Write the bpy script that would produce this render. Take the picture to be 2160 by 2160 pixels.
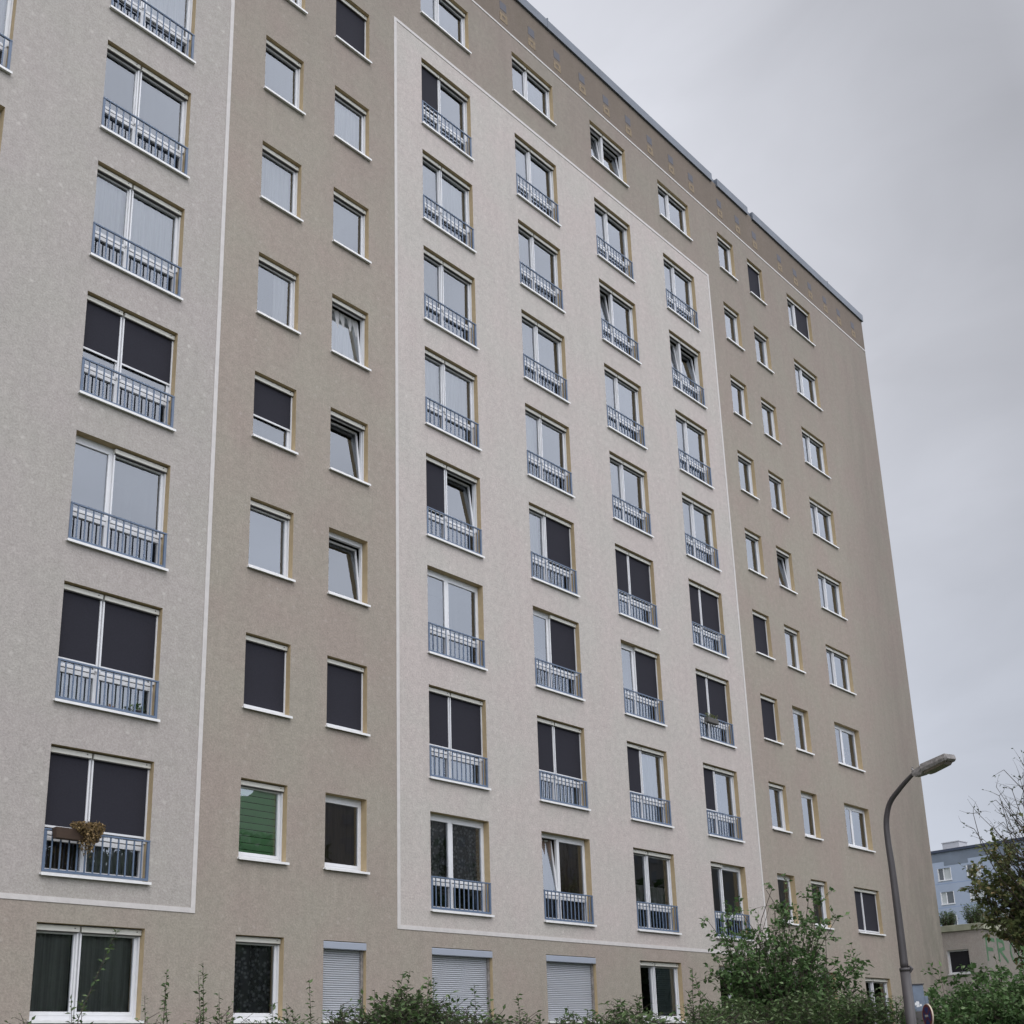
import bpy, bmesh, math, random
from mathutils import Vector, Matrix, noise as mnoise
rnd = random.Random(7)
S = bpy.context.scene
for o in list(bpy.data.objects): bpy.data.objects.remove(o)
COL = S.collection
D2R = math.radians

# ------------------------------------------------------------------ camera
CAM = Vector((0.0, -17.628, 1.604))
yaw, pit, rol = 0.853846875, 0.288777791, -0.0323222782
cy, sy, cp, sp, cr, sr = math.cos(yaw), math.sin(yaw), math.cos(pit), math.sin(pit), math.cos(rol), math.sin(rol)
Fv = Vector((sy*cp, cy*cp, sp)); R0 = Vector((cy, -sy, 0)); U0 = R0.cross(Fv)
Rv = cr*R0 + sr*U0; Uv = -sr*R0 + cr*U0
cd = bpy.data.cameras.new('camera'); cam = bpy.data.objects.new('camera', cd); COL.objects.link(cam)
cam.matrix_world = Matrix(((Rv.x, Uv.x, -Fv.x, CAM.x), (Rv.y, Uv.y, -Fv.y, CAM.y), (Rv.z, Uv.z, -Fv.z, CAM.z), (0, 0, 0, 1)))
cd.sensor_width = 36; cd.lens = 2537.24*36/2160; cd.shift_x = 0; cd.shift_y = 398.5/2160
cd.clip_start = .1; cd.clip_end = 3000
S.camera = cam

# ------------------------------------------------------------------ world: overcast sky
SUN_EL, SUN_AZ = D2R(52), D2R(200)
W = bpy.data.worlds.new('World'); S.world = W; W.use_nodes = True
nt = W.node_tree; nt.nodes.clear()
def N(nt, t, **k):
    n = nt.nodes.new(t)
    for a, b in k.items():
        if a in ('inputs',):
            for i, v in b.items(): n.inputs[i].default_value = v
        else: setattr(n, a, b)
    return n
L = nt.links.new
out = N(nt, 'ShaderNodeOutputWorld')
sky = N(nt, 'ShaderNodeTexSky', sky_type='NISHITA', sun_disc=False, sun_elevation=SUN_EL, sun_rotation=SUN_AZ)
bg1 = N(nt, 'ShaderNodeBackground'); bg1.inputs[1].default_value = .08; L(sky.outputs[0], bg1.inputs[0])
tc = N(nt, 'ShaderNodeTexCoord')
# brightness of the cloud cover by compass direction: grey bank to the east, brightest behind the viewer
dv = N(nt, 'ShaderNodeVectorMath', operation='DOT_PRODUCT'); dv.inputs[1].default_value = (-.21, 1.10, -.09); L(tc.outputs['Generated'], dv.inputs[0])
ad = N(nt, 'ShaderNodeMath', operation='ADD'); ad.inputs[1].default_value = .50; L(dv.outputs['Value'], ad.inputs[0])
cl = N(nt, 'ShaderNodeClamp'); cl.inputs[1].default_value = .48; cl.inputs[2].default_value = .80; L(ad.outputs[0], cl.inputs[0])
dt = N(nt, 'ShaderNodeVectorMath', operation='DOT_PRODUCT'); dt.inputs[1].default_value = (-.2, -.9, .35); L(tc.outputs['Generated'], dt.inputs[0])
mr = N(nt, 'ShaderNodeMapRange', interpolation_type='SMOOTHSTEP'); mr.inputs[1].default_value = -.10; mr.inputs[2].default_value = .42; L(dt.outputs['Value'], mr.inputs[0])
bl = N(nt, 'ShaderNodeMix', data_type='FLOAT'); L(mr.outputs[0], bl.inputs[0]); L(cl.outputs[0], bl.inputs[2]); bl.inputs[3].default_value = 1.95
sc = N(nt, 'ShaderNodeMapping'); sc.inputs['Scale'].default_value = (1, 1, 2.2); L(tc.outputs['Generated'], sc.inputs[0])
nz = N(nt, 'ShaderNodeTexNoise'); nz.inputs['Scale'].default_value = 5; nz.inputs['Detail'].default_value = 5; nz.inputs['Roughness'].default_value = .5
nz.inputs['Distortion'].default_value = .5; L(sc.outputs[0], nz.inputs['Vector'])
m2 = N(nt, 'ShaderNodeMapRange'); m2.inputs[1].default_value = .3; m2.inputs[2].default_value = .7; m2.inputs[3].default_value = .93; m2.inputs[4].default_value = 1.07
L(nz.outputs[0], m2.inputs[0])
mu2 = N(nt, 'ShaderNodeMath', operation='MULTIPLY'); L(bl.outputs[0], mu2.inputs[0]); L(m2.outputs[0], mu2.inputs[1])
sx = N(nt, 'ShaderNodeSeparateXYZ'); L(tc.outputs['Generated'], sx.inputs[0])
mz = N(nt, 'ShaderNodeMapRange'); mz.inputs[1].default_value = 0; mz.inputs[2].default_value = .5; L(sx.outputs['Z'], mz.inputs[0])
mixc = N(nt, 'ShaderNodeMixRGB'); mixc.inputs[1].default_value = (.88, .95, 1.10, 1); mixc.inputs[2].default_value = (.955, .975, 1.06, 1); L(mz.outputs[0], mixc.inputs[0])
bg2 = N(nt, 'ShaderNodeBackground'); L(mixc.outputs[0], bg2.inputs[0]); L(mu2.outputs[0], bg2.inputs[1])
mx = N(nt, 'ShaderNodeMixShader'); mx.inputs[0].default_value = .94; L(bg1.outputs[0], mx.inputs[1]); L(bg2.outputs[0], mx.inputs[2])
L(mx.outputs[0], out.inputs[0])
# ------------------------------------------------------------------ sun (overcast)
sl = bpy.data.lights.new('sun', 'SUN'); sl.energy = .95; sl.angle = D2R(35); sl.color = (1, .97, .93)
so = bpy.data.objects.new('sun', sl); COL.objects.link(so)
sd = Vector((math.sin(SUN_AZ)*math.cos(SUN_EL), math.cos(SUN_AZ)*math.cos(SUN_EL), math.sin(SUN_EL)))
so.rotation_euler = sd.to_track_quat('Z', 'Y').to_euler()
S.view_settings.view_transform = 'Standard'; S.view_settings.look = 'None'; S.view_settings.exposure = 0; S.view_settings.gamma = 1
S.render.engine = 'CYCLES'; S.cycles.max_bounces = 6; S.cycles.transparent_max_bounces = 12

# ------------------------------------------------------------------ helpers
def ray(x, y):
    return Rv*((x-1080)/2537.24) + Uv*(-(y-1478.5)/2537.24) + Fv
def at(x, y, dist):
    """world point seen at photo pixel (x,y) at a horizontal distance"""
    r = ray(x, y); return CAM + r*(dist/math.hypot(r.x, r.y))
class MB:
    def __init__(s): s.v = []; s.f = []
    def quad(s, a, b, c, d):
        n = len(s.v); s.v += [tuple(a), tuple(b), tuple(c), tuple(d)]; s.f.append((n, n+1, n+2, n+3))
    def box(s, x0, x1, y0, y1, z0, z1):
        n = len(s.v)
        s.v += [(x0, y0, z0), (x1, y0, z0), (x1, y1, z0), (x0, y1, z0), (x0, y0, z1), (x1, y0, z1), (x1, y1, z1), (x0, y1, z1)]
        s.f += [tuple(n+i for i in q) for q in ((0, 3, 2, 1), (4, 5, 6, 7), (0, 1, 5, 4), (1, 2, 6, 5), (2, 3, 7, 6), (3, 0, 4, 7))]
    def ring(s, x0, x1, y0, y1, z0, z1, w, wb=None):
        wb = wb or w
        s.box(x0, x1, y0, y1, z0, z0+wb); s.box(x0, x1, y0, y1, z1-w, z1)
        s.box(x0, x0+w, y0, y1, z0+wb, z1-w); s.box(x1-w, x1, y0, y1, z0+wb, z1-w)
    def tube(s, pts, rad, seg=8, cap=True):
        pts = [Vector(p) for p in pts]; n0 = len(s.v); up = Vector((0, 0, 1))
        if not isinstance(rad, (list, tuple)): rad = [rad]*len(pts)
        prev = None
        for i, p in enumerate(pts):
            t = (pts[min(i+1, len(pts)-1)]-pts[max(i-1, 0)])
            t = t.normalized() if t.length > 1e-9 else Vector((0, 0, 1))
            if prev is None:
                a = t.cross(Vector((1, 0, 0)) if abs(t.x) < .8 else Vector((0, 1, 0))).normalized()
            else:
                a = prev - t*prev.dot(t)
                a = a.normalized() if a.length > 1e-6 else t.orthogonal().normalized()
            prev = a; b = t.cross(a)
            for k in range(seg):
                an = 2*math.pi*k/seg
                q = p + (a*math.cos(an)+b*math.sin(an))*rad[i]; s.v.append(tuple(q))
        for i in range(len(pts)-1):
            for k in range(seg):
                k2 = (k+1) % seg
                s.f.append((n0+i*seg+k, n0+i*seg+k2, n0+(i+1)*seg+k2, n0+(i+1)*seg+k))
        if cap:
            s.f.append(tuple(n0+k for k in range(seg))[::-1]); s.f.append(tuple(n0+(len(pts)-1)*seg+k for k in range(seg)))
    def build(s, name, mat, parent=None, smooth=False, loc=None, bevel=0):
        me = bpy.data.meshes.new(name); me.from_pydata(s.v, [], s.f); me.update()
        if mat: me.materials.append(mat)
        if smooth: me.shade_smooth()
        o = bpy.data.objects.new(name, me); COL.objects.link(o)
        if parent: o.parent = parent
        if loc is not None: o.location = loc
        if bevel:
            m = o.modifiers.new('bevel', 'BEVEL'); m.width = bevel; m.segments = 2; m.limit_method = 'ANGLE'
        return o
def tag(o, label=None, cat=None, group=None, kind=None):
    if label: o['label'] = label
    if cat: o['category'] = cat
    if group: o['group'] = group
    if kind: o['kind'] = kind
    return o
def empty(name, loc, rz=0):
    o = bpy.data.objects.new(name, None); COL.objects.link(o); o.location = loc; o.rotation_euler = (0, 0, rz); o.empty_display_size = .2
    return o

# ------------------------------------------------------------------ materials
MATS = {}
def simple(name, col, rough=.6, metal=0, spec=.5, var=0, vscale=8, bump=0, bscale=60):
    m = bpy.data.materials.new(name); m.use_nodes = True; nt = m.node_tree; L = nt.links.new
    b = nt.nodes['Principled BSDF']; b.inputs['Base Color'].default_value = (*col, 1); b.inputs['Roughness'].default_value = rough
    b.inputs['Metallic'].default_value = metal; b.inputs['Specular IOR Level'].default_value = spec
    t = N(nt, 'ShaderNodeTexCoord')
    if var:
        n = N(nt, 'ShaderNodeTexNoise'); n.inputs['Scale'].default_value = vscale; n.inputs['Detail'].default_value = 5; L(t.outputs['Object'], n.inputs['Vector'])
        h = N(nt, 'ShaderNodeMapRange'); h.inputs[1].default_value = .3; h.inputs[2].default_value = .7; h.inputs[3].default_value = 1-var; h.inputs[4].default_value = 1+var
        L(n.outputs[0], h.inputs[0])
        v = N(nt, 'ShaderNodeVectorMath', operation='SCALE'); v.inputs[0].default_value = col; L(h.outputs[0], v.inputs['Scale']); L(v.outputs[0], b.inputs['Base Color'])
    if bump:
        n = N(nt, 'ShaderNodeTexNoise'); n.inputs['Scale'].default_value = bscale; n.inputs['Detail'].default_value = 3; L(t.outputs['Object'], n.inputs['Vector'])
        bp = N(nt, 'ShaderNodeBump'); bp.inputs['Strength'].default_value = bump; bp.inputs['Distance'].default_value = .01
        L(n.outputs[0], bp.inputs['Height']); L(bp.outputs[0], b.inputs['Normal'])
    return m
def plaster(name, ca, cb, dots=.0, moss=0, painted_shade=0):
    """rough-cast render: ca/cb mottling, pale anchor dots, grain, optional algae near the gable corner"""
    m = bpy.data.materials.new(name); m.use_nodes = True; nt = m.node_tree; L = nt.links.new
    b = nt.nodes['Principled BSDF']; b.inputs['Roughness'].default_value = .95; b.inputs['Specular IOR Level'].default_value = .1
    t = N(nt, 'ShaderNodeTexCoord')
    def noise(scale, detail=4, vec=None, rough=.55):
        n = N(nt, 'ShaderNodeTexNoise'); n.inputs['Scale'].default_value = scale; n.inputs['Detail'].default_value = detail; n.inputs['Roughness'].default_value = rough
        L(vec or t.outputs['Object'], n.inputs['Vector']); return n
    def mrange(src, a, bb, c, d):
        r = N(nt, 'ShaderNodeMapRange'); r.inputs[1].default_value = a; r.inputs[2].default_value = bb; r.inputs[3].default_value = c; r.inputs[4].default_value = d
        L(src, r.inputs[0]); return r
    big = noise(.55, 5)
    f = mrange(big.outputs[0], .38, .62, 0, 1)
    mc = N(nt, 'ShaderNodeMixRGB'); mc.inputs[1].default_value = (*ca, 1); mc.inputs[2].default_value = (*cb, 1); L(f.outputs[0], mc.inputs[0])
    mp = N(nt, 'ShaderNodeMapping'); mp.inputs['Scale'].default_value = (1, 1, .18); L(t.outputs['Object'], mp.inputs[0])
    streak = noise(3.0, 5, mp.outputs[0]); s1 = mrange(streak.outputs[0], .3, .7, .965, 1.03)
    grain = noise(26, 3, None, .7); s2 = mrange(grain.outputs[0], .3, .7, .85, 1.15)
    fine = noise(70, 2, None, .7); s3 = mrange(fine.outputs[0], .3, .7, .88, 1.12)
    coarse = noise(7, 4, None, .6); s4 = mrange(coarse.outputs[0], .32, .68, .93, 1.07)
    q0 = N(nt, 'ShaderNodeMath', operation='MULTIPLY'); L(s1.outputs[0], q0.inputs[0]); L(s4.outputs[0], q0.inputs[1])
    q = N(nt, 'ShaderNodeMath', operation='MULTIPLY'); L(q0.outputs[0], q.inputs[0]); L(s2.outputs[0], q.inputs[1])
    q2 = N(nt, 'ShaderNodeMath', operation='MULTIPLY'); L(q.outputs[0], q2.inputs[0]); L(s3.outputs[0], q2.inputs[1])
    v = N(nt, 'ShaderNodeVectorMath', operation='SCALE'); L(mc.outputs[0], v.inputs[0]); L(q2.outputs[0], v.inputs['Scale'])
    src = v.outputs[0]
    if dots:
        vo = N(nt, 'ShaderNodeTexVoronoi'); vo.voronoi_dimensions = '2D'; vo.inputs['Scale'].default_value = 2.7; vo.inputs['Randomness'].default_value = .75
        sq = N(nt, 'ShaderNodeSeparateXYZ'); L(t.outputs['Object'], sq.inputs[0]); cq = N(nt, 'ShaderNodeCombineXYZ'); L(sq.outputs['X'], cq.inputs['X']); L(sq.outputs['Z'], cq.inputs['Y'])
        L(cq.outputs[0], vo.inputs['Vector'])
        r = mrange(vo.outputs['Distance'], .04, .13, 1, 0)
        msk = noise(.9, 2); r2 = mrange(msk.outputs[0], .45, .62, 0, dots)
        k = N(nt, 'ShaderNodeMath', operation='MULTIPLY'); L(r.outputs[0], k.inputs[0]); L(r2.outputs[0], k.inputs[1])
        mm = N(nt, 'ShaderNodeMixRGB'); mm.inputs[2].default_value = (.62, .58, .54, 1); L(k.outputs[0], mm.inputs[0]); L(src, mm.inputs[1]); src = mm.outputs[0]
    if moss:
        sx = N(nt, 'ShaderNodeSeparateXYZ'); L(t.outputs['Object'], sx.inputs[0])
        a = mrange(sx.outputs['X'], 39.0, 43.4, 0, 1); z = mrange(sx.outputs['Z'], 3.0, 13.0, 1, .0)
        k = N(nt, 'ShaderNodeMath', operation='MULTIPLY'); L(a.outputs[0], k.inputs[0]); L(z.outputs[0], k.inputs[1])
        mp2 = N(nt, 'ShaderNodeMapping'); mp2.inputs['Scale'].default_value = (1, 1, .3); L(t.outputs['Object'], mp2.inputs[0])
        sn = noise(2.2, 8, mp2.outputs[0], .7); s = mrange(sn.outputs[0], .42, .6, .12, 1)
        k2 = N(nt, 'ShaderNodeMath', operation='MULTIPLY'); L(k.outputs[0], k2.inputs[0]); L(s.outputs[0], k2.inputs[1])
        k3 = N(nt, 'ShaderNodeMath', operation='MULTIPLY'); L(k2.outputs[0], k3.inputs[0]); k3.inputs[1].default_value = .75
        mm = N(nt, 'ShaderNodeMixRGB'); mm.inputs[2].default_value = (.135, .14, .105, 1); L(k3.outputs[0], mm.inputs[0]); L(src, mm.inputs[1]); src = mm.outputs[0]
    if painted_shade:  # shade painted into the colour: streaks toward the parapet and down the gable edge
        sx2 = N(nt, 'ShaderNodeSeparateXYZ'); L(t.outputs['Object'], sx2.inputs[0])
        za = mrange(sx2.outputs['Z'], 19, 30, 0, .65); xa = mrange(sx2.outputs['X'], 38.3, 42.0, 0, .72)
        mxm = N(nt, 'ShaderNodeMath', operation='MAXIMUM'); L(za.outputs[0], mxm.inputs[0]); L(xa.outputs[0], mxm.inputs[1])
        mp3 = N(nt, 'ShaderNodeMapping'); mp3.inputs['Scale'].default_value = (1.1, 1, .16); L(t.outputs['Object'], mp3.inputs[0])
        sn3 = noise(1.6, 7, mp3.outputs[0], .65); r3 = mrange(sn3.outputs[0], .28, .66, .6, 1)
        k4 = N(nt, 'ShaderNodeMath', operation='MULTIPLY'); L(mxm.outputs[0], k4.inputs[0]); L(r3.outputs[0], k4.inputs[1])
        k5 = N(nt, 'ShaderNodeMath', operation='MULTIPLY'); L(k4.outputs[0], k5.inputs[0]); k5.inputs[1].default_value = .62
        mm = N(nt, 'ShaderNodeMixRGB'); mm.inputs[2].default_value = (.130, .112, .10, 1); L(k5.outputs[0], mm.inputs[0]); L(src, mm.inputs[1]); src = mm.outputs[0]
    L(src, b.inputs['Base Color'])
    bp = N(nt, 'ShaderNodeBump'); bp.inputs['Strength'].default_value = .55; bp.inputs['Distance'].default_value = .012
    L(grain.outputs[0], bp.inputs['Height']); L(bp.outputs[0], b.inputs['Normal'])
    return m
M = MATS
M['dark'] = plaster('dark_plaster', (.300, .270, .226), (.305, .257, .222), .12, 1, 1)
M['light'] = plaster('light_plaster', (.430, .400, .368), (.445, .395, .370), .34)
M['light_dim'] = plaster('light_plaster_dimmed', (.358, .334, .304), (.370, .335, .314), .34)  # same light plaster, dimmer light at the left put into its colour
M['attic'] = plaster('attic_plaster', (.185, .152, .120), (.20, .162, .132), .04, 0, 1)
M['trim'] = simple('white_paint_band', (.53, .50, .48), .9, var=.06, bump=.3)
M['ochre'] = simple('ochre_reveal', (.40, .305, .18), .9, var=.08, bump=.15)
M['frame'] = simple('white_frame', (.64, .64, .65), .35, var=.03)
M['sill'] = simple('sill_metal', (.70, .69, .68), .4, var=.06)
M['box'] = simple('screen_box', (.62, .60, .54), .45, var=.04)
M['screen'] = simple('charcoal_screen', (.024, .0235, .031), .9, spec=.2, var=.10, vscale=40, bump=.1, bscale=200)
M['rail'] = simple('blue_grey_rail', (.088, .125, .190), .45, var=.08)
M['fascia'] = simple('zinc_fascia', (.10, .115, .14), .5, metal=.2, var=.15, vscale=2)
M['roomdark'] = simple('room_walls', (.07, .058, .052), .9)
M['slat'] = simple('shutter_slat', (.43, .44, .47), .5)
M['shutbox'] = simple('shutter_box', (.30, .325, .38), .4)
M['ventg'] = simple('vent_grey', (.105, .105, .12), .9)
M['vento'] = simple('vent_ochre', (.205, .155, .10), .9, var=.35, vscale=20)
M['bark'] = simple('bark', (.055, .042, .032), .95, var=.3, vscale=12)
M['lamp'] = simple('lamp_metal', (.05, .044, .045), .5, var=.12, vscale=5)
M['lamphead'] = simple('lamp_housing', (.20, .185, .175), .5, var=.35, vscale=18)
M['lampglass'] = simple('lamp_glass', (.10, .085, .06), .2, var=.2, vscale=12)
def curtain_mat(name, col, alpha=1.0, fold=7, lace=0):
    m = bpy.data.materials.new(name); m.use_nodes = True; nt = m.node_tree; L = nt.links.new
    nt.nodes.clear(); o = N(nt, 'ShaderNodeOutputMaterial')
    d = N(nt, 'ShaderNodeBsdfDiffuse'); tr = N(nt, 'ShaderNodeBsdfTranslucent'); t = N(nt, 'ShaderNodeTexCoord')
    mp = N(nt, 'ShaderNodeMapping'); mp.inputs['Scale'].default_value = (fold, 1, .25); L(t.outputs['Object'], mp.inputs[0])
    n = N(nt, 'ShaderNodeTexNoise'); n.inputs['Scale'].default_value = 2.5; n.inputs['Detail'].default_value = 3; L(mp.outputs[0], n.inputs['Vector'])
    r = N(nt, 'ShaderNodeMapRange'); r.inputs[1].default_value = .35; r.inputs[2].default_value = .65; r.inputs[3].default_value = .78; r.inputs[4].default_value = 1.08; L(n.outputs[0], r.inputs[0])
    v = N(nt, 'ShaderNodeVectorMath', operation='SCALE'); v.inputs[0].default_value = col; L(r.outputs[0], v.inputs['Scale'])
    L(v.outputs[0], d.inputs[0]); L(v.outputs[0], tr.inputs[0])
    a = N(nt, 'ShaderNodeMixShader'); a.inputs[0].default_value = .25; L(d.outputs[0], a.inputs[1]); L(tr.outputs[0], a.inputs[2])
    tp = N(nt, 'ShaderNodeBsdfTransparent'); x = N(nt, 'ShaderNodeMixShader'); L(tp.outputs[0], x.inputs[1]); L(a.outputs[0], x.inputs[2])
    if lace:
        vo = N(nt, 'ShaderNodeTexVoronoi'); vo.voronoi_dimensions = '3D'; vo.inputs['Scale'].default_value = 14; L(t.outputs['Object'], vo.inputs['Vector'])
        q = N(nt, 'ShaderNodeMapRange'); q.inputs[1].default_value = .15; q.inputs[2].default_value = .5; q.inputs[3].default_value = alpha; q.inputs[4].default_value = alpha*.35
        L(vo.outputs['Distance'], q.inputs[0]); L(q.outputs[0], x.inputs[0])
    else: x.inputs[0].default_value = alpha
    L(x.outputs[0], o.inputs[0]); return m
M['c_w'] = curtain_mat('white_curtain', (.78, .77, .76), .80)
M['c_s'] = curtain_mat('sheer_curtain', (.60, .60, .63), .30)
M['c_k'] = curtain_mat('brown_curtain', (.24, .18, .145), .95)
M['c_d'] = curtain_mat('dim_net', (.78, .82, .78), .70, 14)
M['c_l'] = curtain_mat('lace_curtain', (.85, .88, .92), .85, 3, 1)
M['c_o'] = curtain_mat('cream_curtain', (.62, .50, .40), .95)
M['greenslat'] = simple('green_blind', (.42, .78, .42), .6)
M['greyslat'] = simple('grey_blind', (.36, .37, .42), .6)
M['pleat'] = simple('pleated_blind', (.42, .50, .52), .8)
def glass_mat(name, add):
    m = bpy.data.materials.new(name); m.use_nodes = True; nt = m.node_tree; L = nt.links.new; nt.nodes.clear()
    o = N(nt, 'ShaderNodeOutputMaterial'); t = N(nt, 'ShaderNodeBsdfTransparent'); t.inputs[0].default_value = (.80, .82, .80, 1)
    g = N(nt, 'ShaderNodeBsdfGlossy'); g.inputs['Roughness'].default_value = 0.0; g.inputs[0].default_value = (.88, .93, 1, 1)
    f = N(nt, 'ShaderNodeFresnel'); f.inputs[0].default_value = 2.1
    a = N(nt, 'ShaderNodeMath', operation='ADD', use_clamp=True); a.inputs[1].default_value = add; L(f.outputs[0], a.inputs[0])
    tc = N(nt, 'ShaderNodeTexCoord'); n = N(nt, 'ShaderNodeTexNoise'); n.inputs['Scale'].default_value = 1.3; L(tc.outputs['Object'], n.inputs['Vector'])
    b = N(nt, 'ShaderNodeBump'); b.inputs['Strength'].default_value = .2; b.inputs['Distance'].default_value = .01; L(n.outputs[0], b.inputs['Height']); L(b.outputs[0], g.inputs['Normal'])
    x = N(nt, 'ShaderNodeMixShader'); L(a.outputs[0], x.inputs[0]); L(t.outputs[0], x.inputs[1]); L(g.outputs[0], x.inputs[2]); L(x.outputs[0], o.inputs[0]); return m
M['glass'] = glass_mat('window_glass', .065)
def leaf_mat(name, c1, c2, c3=None):
    m = bpy.data.materials.new(name); m.use_nodes = True; nt = m.node_tree; L = nt.links.new; nt.nodes.clear()
    o = N(nt, 'ShaderNodeOutputMaterial'); g = N(nt, 'ShaderNodeNewGeometry')
    cr = N(nt, 'ShaderNodeValToRGB'); e = cr.color_ramp.elements; e[0].color = (*c1, 1); e[1].color = (*c2, 1)
    if c3: k = cr.color_ramp.elements.new(.82); k.color = (*c2, 1); e = cr.color_ramp.elements; e[-1].color = (*c3, 1)
    L(g.outputs['Random Per Island'], cr.inputs[0])
    p = N(nt, 'ShaderNodeBsdfPrincipled'); p.inputs['Roughness'].default_value = .5; p.inputs['Specular IOR Level'].default_value = .2; L(cr.outputs[0], p.inputs['Base Color'])
    t = N(nt, 'ShaderNodeBsdfTranslucent'); L(cr.outputs[0], t.inputs[0])
    x = N(nt, 'ShaderNodeMixShader'); x.inputs[0].default_value = .3; L(p.outputs[0], x.inputs[1]); L(t.outputs[0], x.inputs[2]); L(x.outputs[0], o.inputs[0]); return m
M['leaf'] = leaf_mat('leaf_green', (.040, .080, .026), (.100, .175, .060), (.20, .27, .13))
M['leaf2'] = leaf_mat('leaf_hedge', (.042, .075, .028), (.110, .165, .062), (.22, .27, .15))
M['leaf3'] = leaf_mat('leaf_ochre', (.075, .105, .038), (.18, .195, .08), (.30, .22, .11))
M['leafdry'] = leaf_mat('leaf_dry', (.12, .085, .035), (.36, .25, .12), (.45, .33, .19))
M['leaffar'] = leaf_mat('leaf_far', (.03, .05, .02), (.06, .09, .035))

# ------------------------------------------------------------------ setting: ground, lawn, road
g = MB(); g.quad((-600, -600, 0), (900, -600, 0), (900, 900, 0), (-600, 900, 0))
tag(g.build('ground', simple('lawn_soil', (.07, .085, .04), .95, var=.3, vscale=1.5)), kind='structure')
g = MB(); g.quad((-200, -22, .004), (300, -22, .004), (300, -13.4, .004), (-200, -13.4, .004))
tag(g.build('road', simple('asphalt', (.055, .055, .058), .9, var=.15, vscale=3)), kind='structure')
g = MB(); g.box(-200, 300, -13.4, -11.6, 0, .12)
tag(g.build('pavement', simple('paving', (.24, .23, .22), .9, var=.12, vscale=4)), kind='structure')

# ------------------------------------------------------------------ main apartment building
X0, X1 = -6.0, 43.5
ZT = 3.82
DZ = {0: 0, 1: 0, 2: -.015, 3: -.03, 4: -.05, 5: -.05, 6: -.06, 7: -.04, 8: -.01, 9: 0}
COLX = dict(A=(5.47, 7.29), B=(9.07, 10.93), C=(12.715, 13.765), D=(14.68, 15.735), E=(17.505, 19.315), F=(21.105, 22.91), G=(24.69, 26.495),
            H=(28.28, 30.08), I=(31.89, 32.93), J=(33.88, 34.93), K=(36.755, 38.58))
def opening(c, r):
    x0, x1 = COLX[c]
    dx = {'K': {0: .17, 1: .09, 2: .05}, 'J': {1: .07}}.get(c, {}).get(r, 0)
    top = ZT + 2.8*r + DZ[r]
    if c == 'K' and r == 0: top -= .08
    h = 1.45
    if c in 'ABEFGH' and 1 <= r <= 8: h = 2.05
    if r == 9 and c in 'EFGH': h = 1.38
    return x0+dx, x1+dx, top-h, top
OPEN = {(c, r): opening(c, r) for c in COLX for r in range(10)}
bld = empty('apartment_building', (X0, 0, 0))
tag(bld, 'ten storey beige panel apartment block with rows of white windows and blue window railings', 'apartment building')
class PB:
    """parent helper: the building root sits at X0, so parts are shifted back into world coordinates"""
    pass
OFF = Vector((-X0, 0, 0))
def part(mb, name, mat, parent=bld, **k):
    o = mb.build(name, mat, parent, **k)
    if parent is bld and o.location.length == 0: o.location = OFF
    return o
PANELS = [(X0, 11.86, 4.13, 26.80), (16.55, 31.03, 4.13, 26.80)]
xs = {X0, X1}; zs = {0, 29.56, 31.12}
for (c, r), (a, b, z0, z1) in OPEN.items(): xs |= {a, b}; zs |= {z0, z1}
for a, b, z0, z1 in PANELS: xs |= {a, b}; zs |= {z0, z1}
xs = sorted(xs); zs = sorted(zs)
walls = {'dark': MB(), 'p0': MB(), 'p1': MB(), 'attic': MB()}
ops = list(OPEN.values())
for i in range(len(xs)-1):
    mxx = (xs[i]+xs[i+1])/2
    colops = [o for o in ops if o[0] < mxx < o[1]]
    run = None
    for j in range(len(zs)-1):
        mz_ = (zs[j]+zs[j+1])/2
        inside = any(o[2] < mz_ < o[3] for o in colops)
        reg = None
        if not inside:
            reg = 'attic' if mz_ > 29.56 else 'dark'
            for k, (a, b, z0, z1) in enumerate(PANELS):
                if a < mxx < b and z0 < mz_ < z1: reg = 'p%d' % k
        if run and run[0] != reg:
            walls[run[0]].quad((xs[i], 0, run[1]), (xs[i+1], 0, run[1]), (xs[i+1], 0, zs[j]), (xs[i], 0, zs[j])); run = None
        if reg and not run: run = (reg, zs[j])
    if run: walls[run[0]].quad((xs[i], 0, run[1]), (xs[i+1], 0, run[1]), (xs[i+1], 0, zs[-1]), (xs[i], 0, zs[-1]))
w = walls['dark']; DEP = 12.5; ZR = 31.12
w.quad((X1, 0, 0), (X1, DEP, 0), (X1, DEP, ZR), (X1, 0, ZR)); w.quad((X0, DEP, 0), (X0, 0, 0), (X0, 0, ZR), (X0, DEP, ZR))
w.quad((X1, DEP, 0), (X0, DEP, 0), (X0, DEP, ZR), (X1, DEP, ZR))
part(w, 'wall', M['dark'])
for k in ('p0', 'p1'): part(walls[k], 'light_wall_panel', M['light' if k == 'p1' else 'light_dim'])
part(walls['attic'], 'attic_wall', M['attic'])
rf = MB(); rf.quad((X0, 0, ZR-.02), (X1, 0, ZR-.02), (X1, DEP, ZR-.02), (X0, DEP, ZR-.02)); part(rf, 'roof', M['fascia'])
fa = MB()
for a, b in ((X0, 31.78), (32.12, 34.2), (34.55, X1+.05)): fa.box(a, b, -.07, .35, 31.02, 31.33)
fa.box(X0, X1+.03, .02, .3, 31.1, 31.28)
fa.box(X1-.3, X1+.05, .35, DEP, 31.02, 31.33); fa.box(22.75, 22.79, -.075, .36, 31.01, 31.40); fa.box(40.4, 40.44, -.075, .36, 31.01, 31.38)
part(fa, 'roof_edge', M['fascia'])
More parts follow.
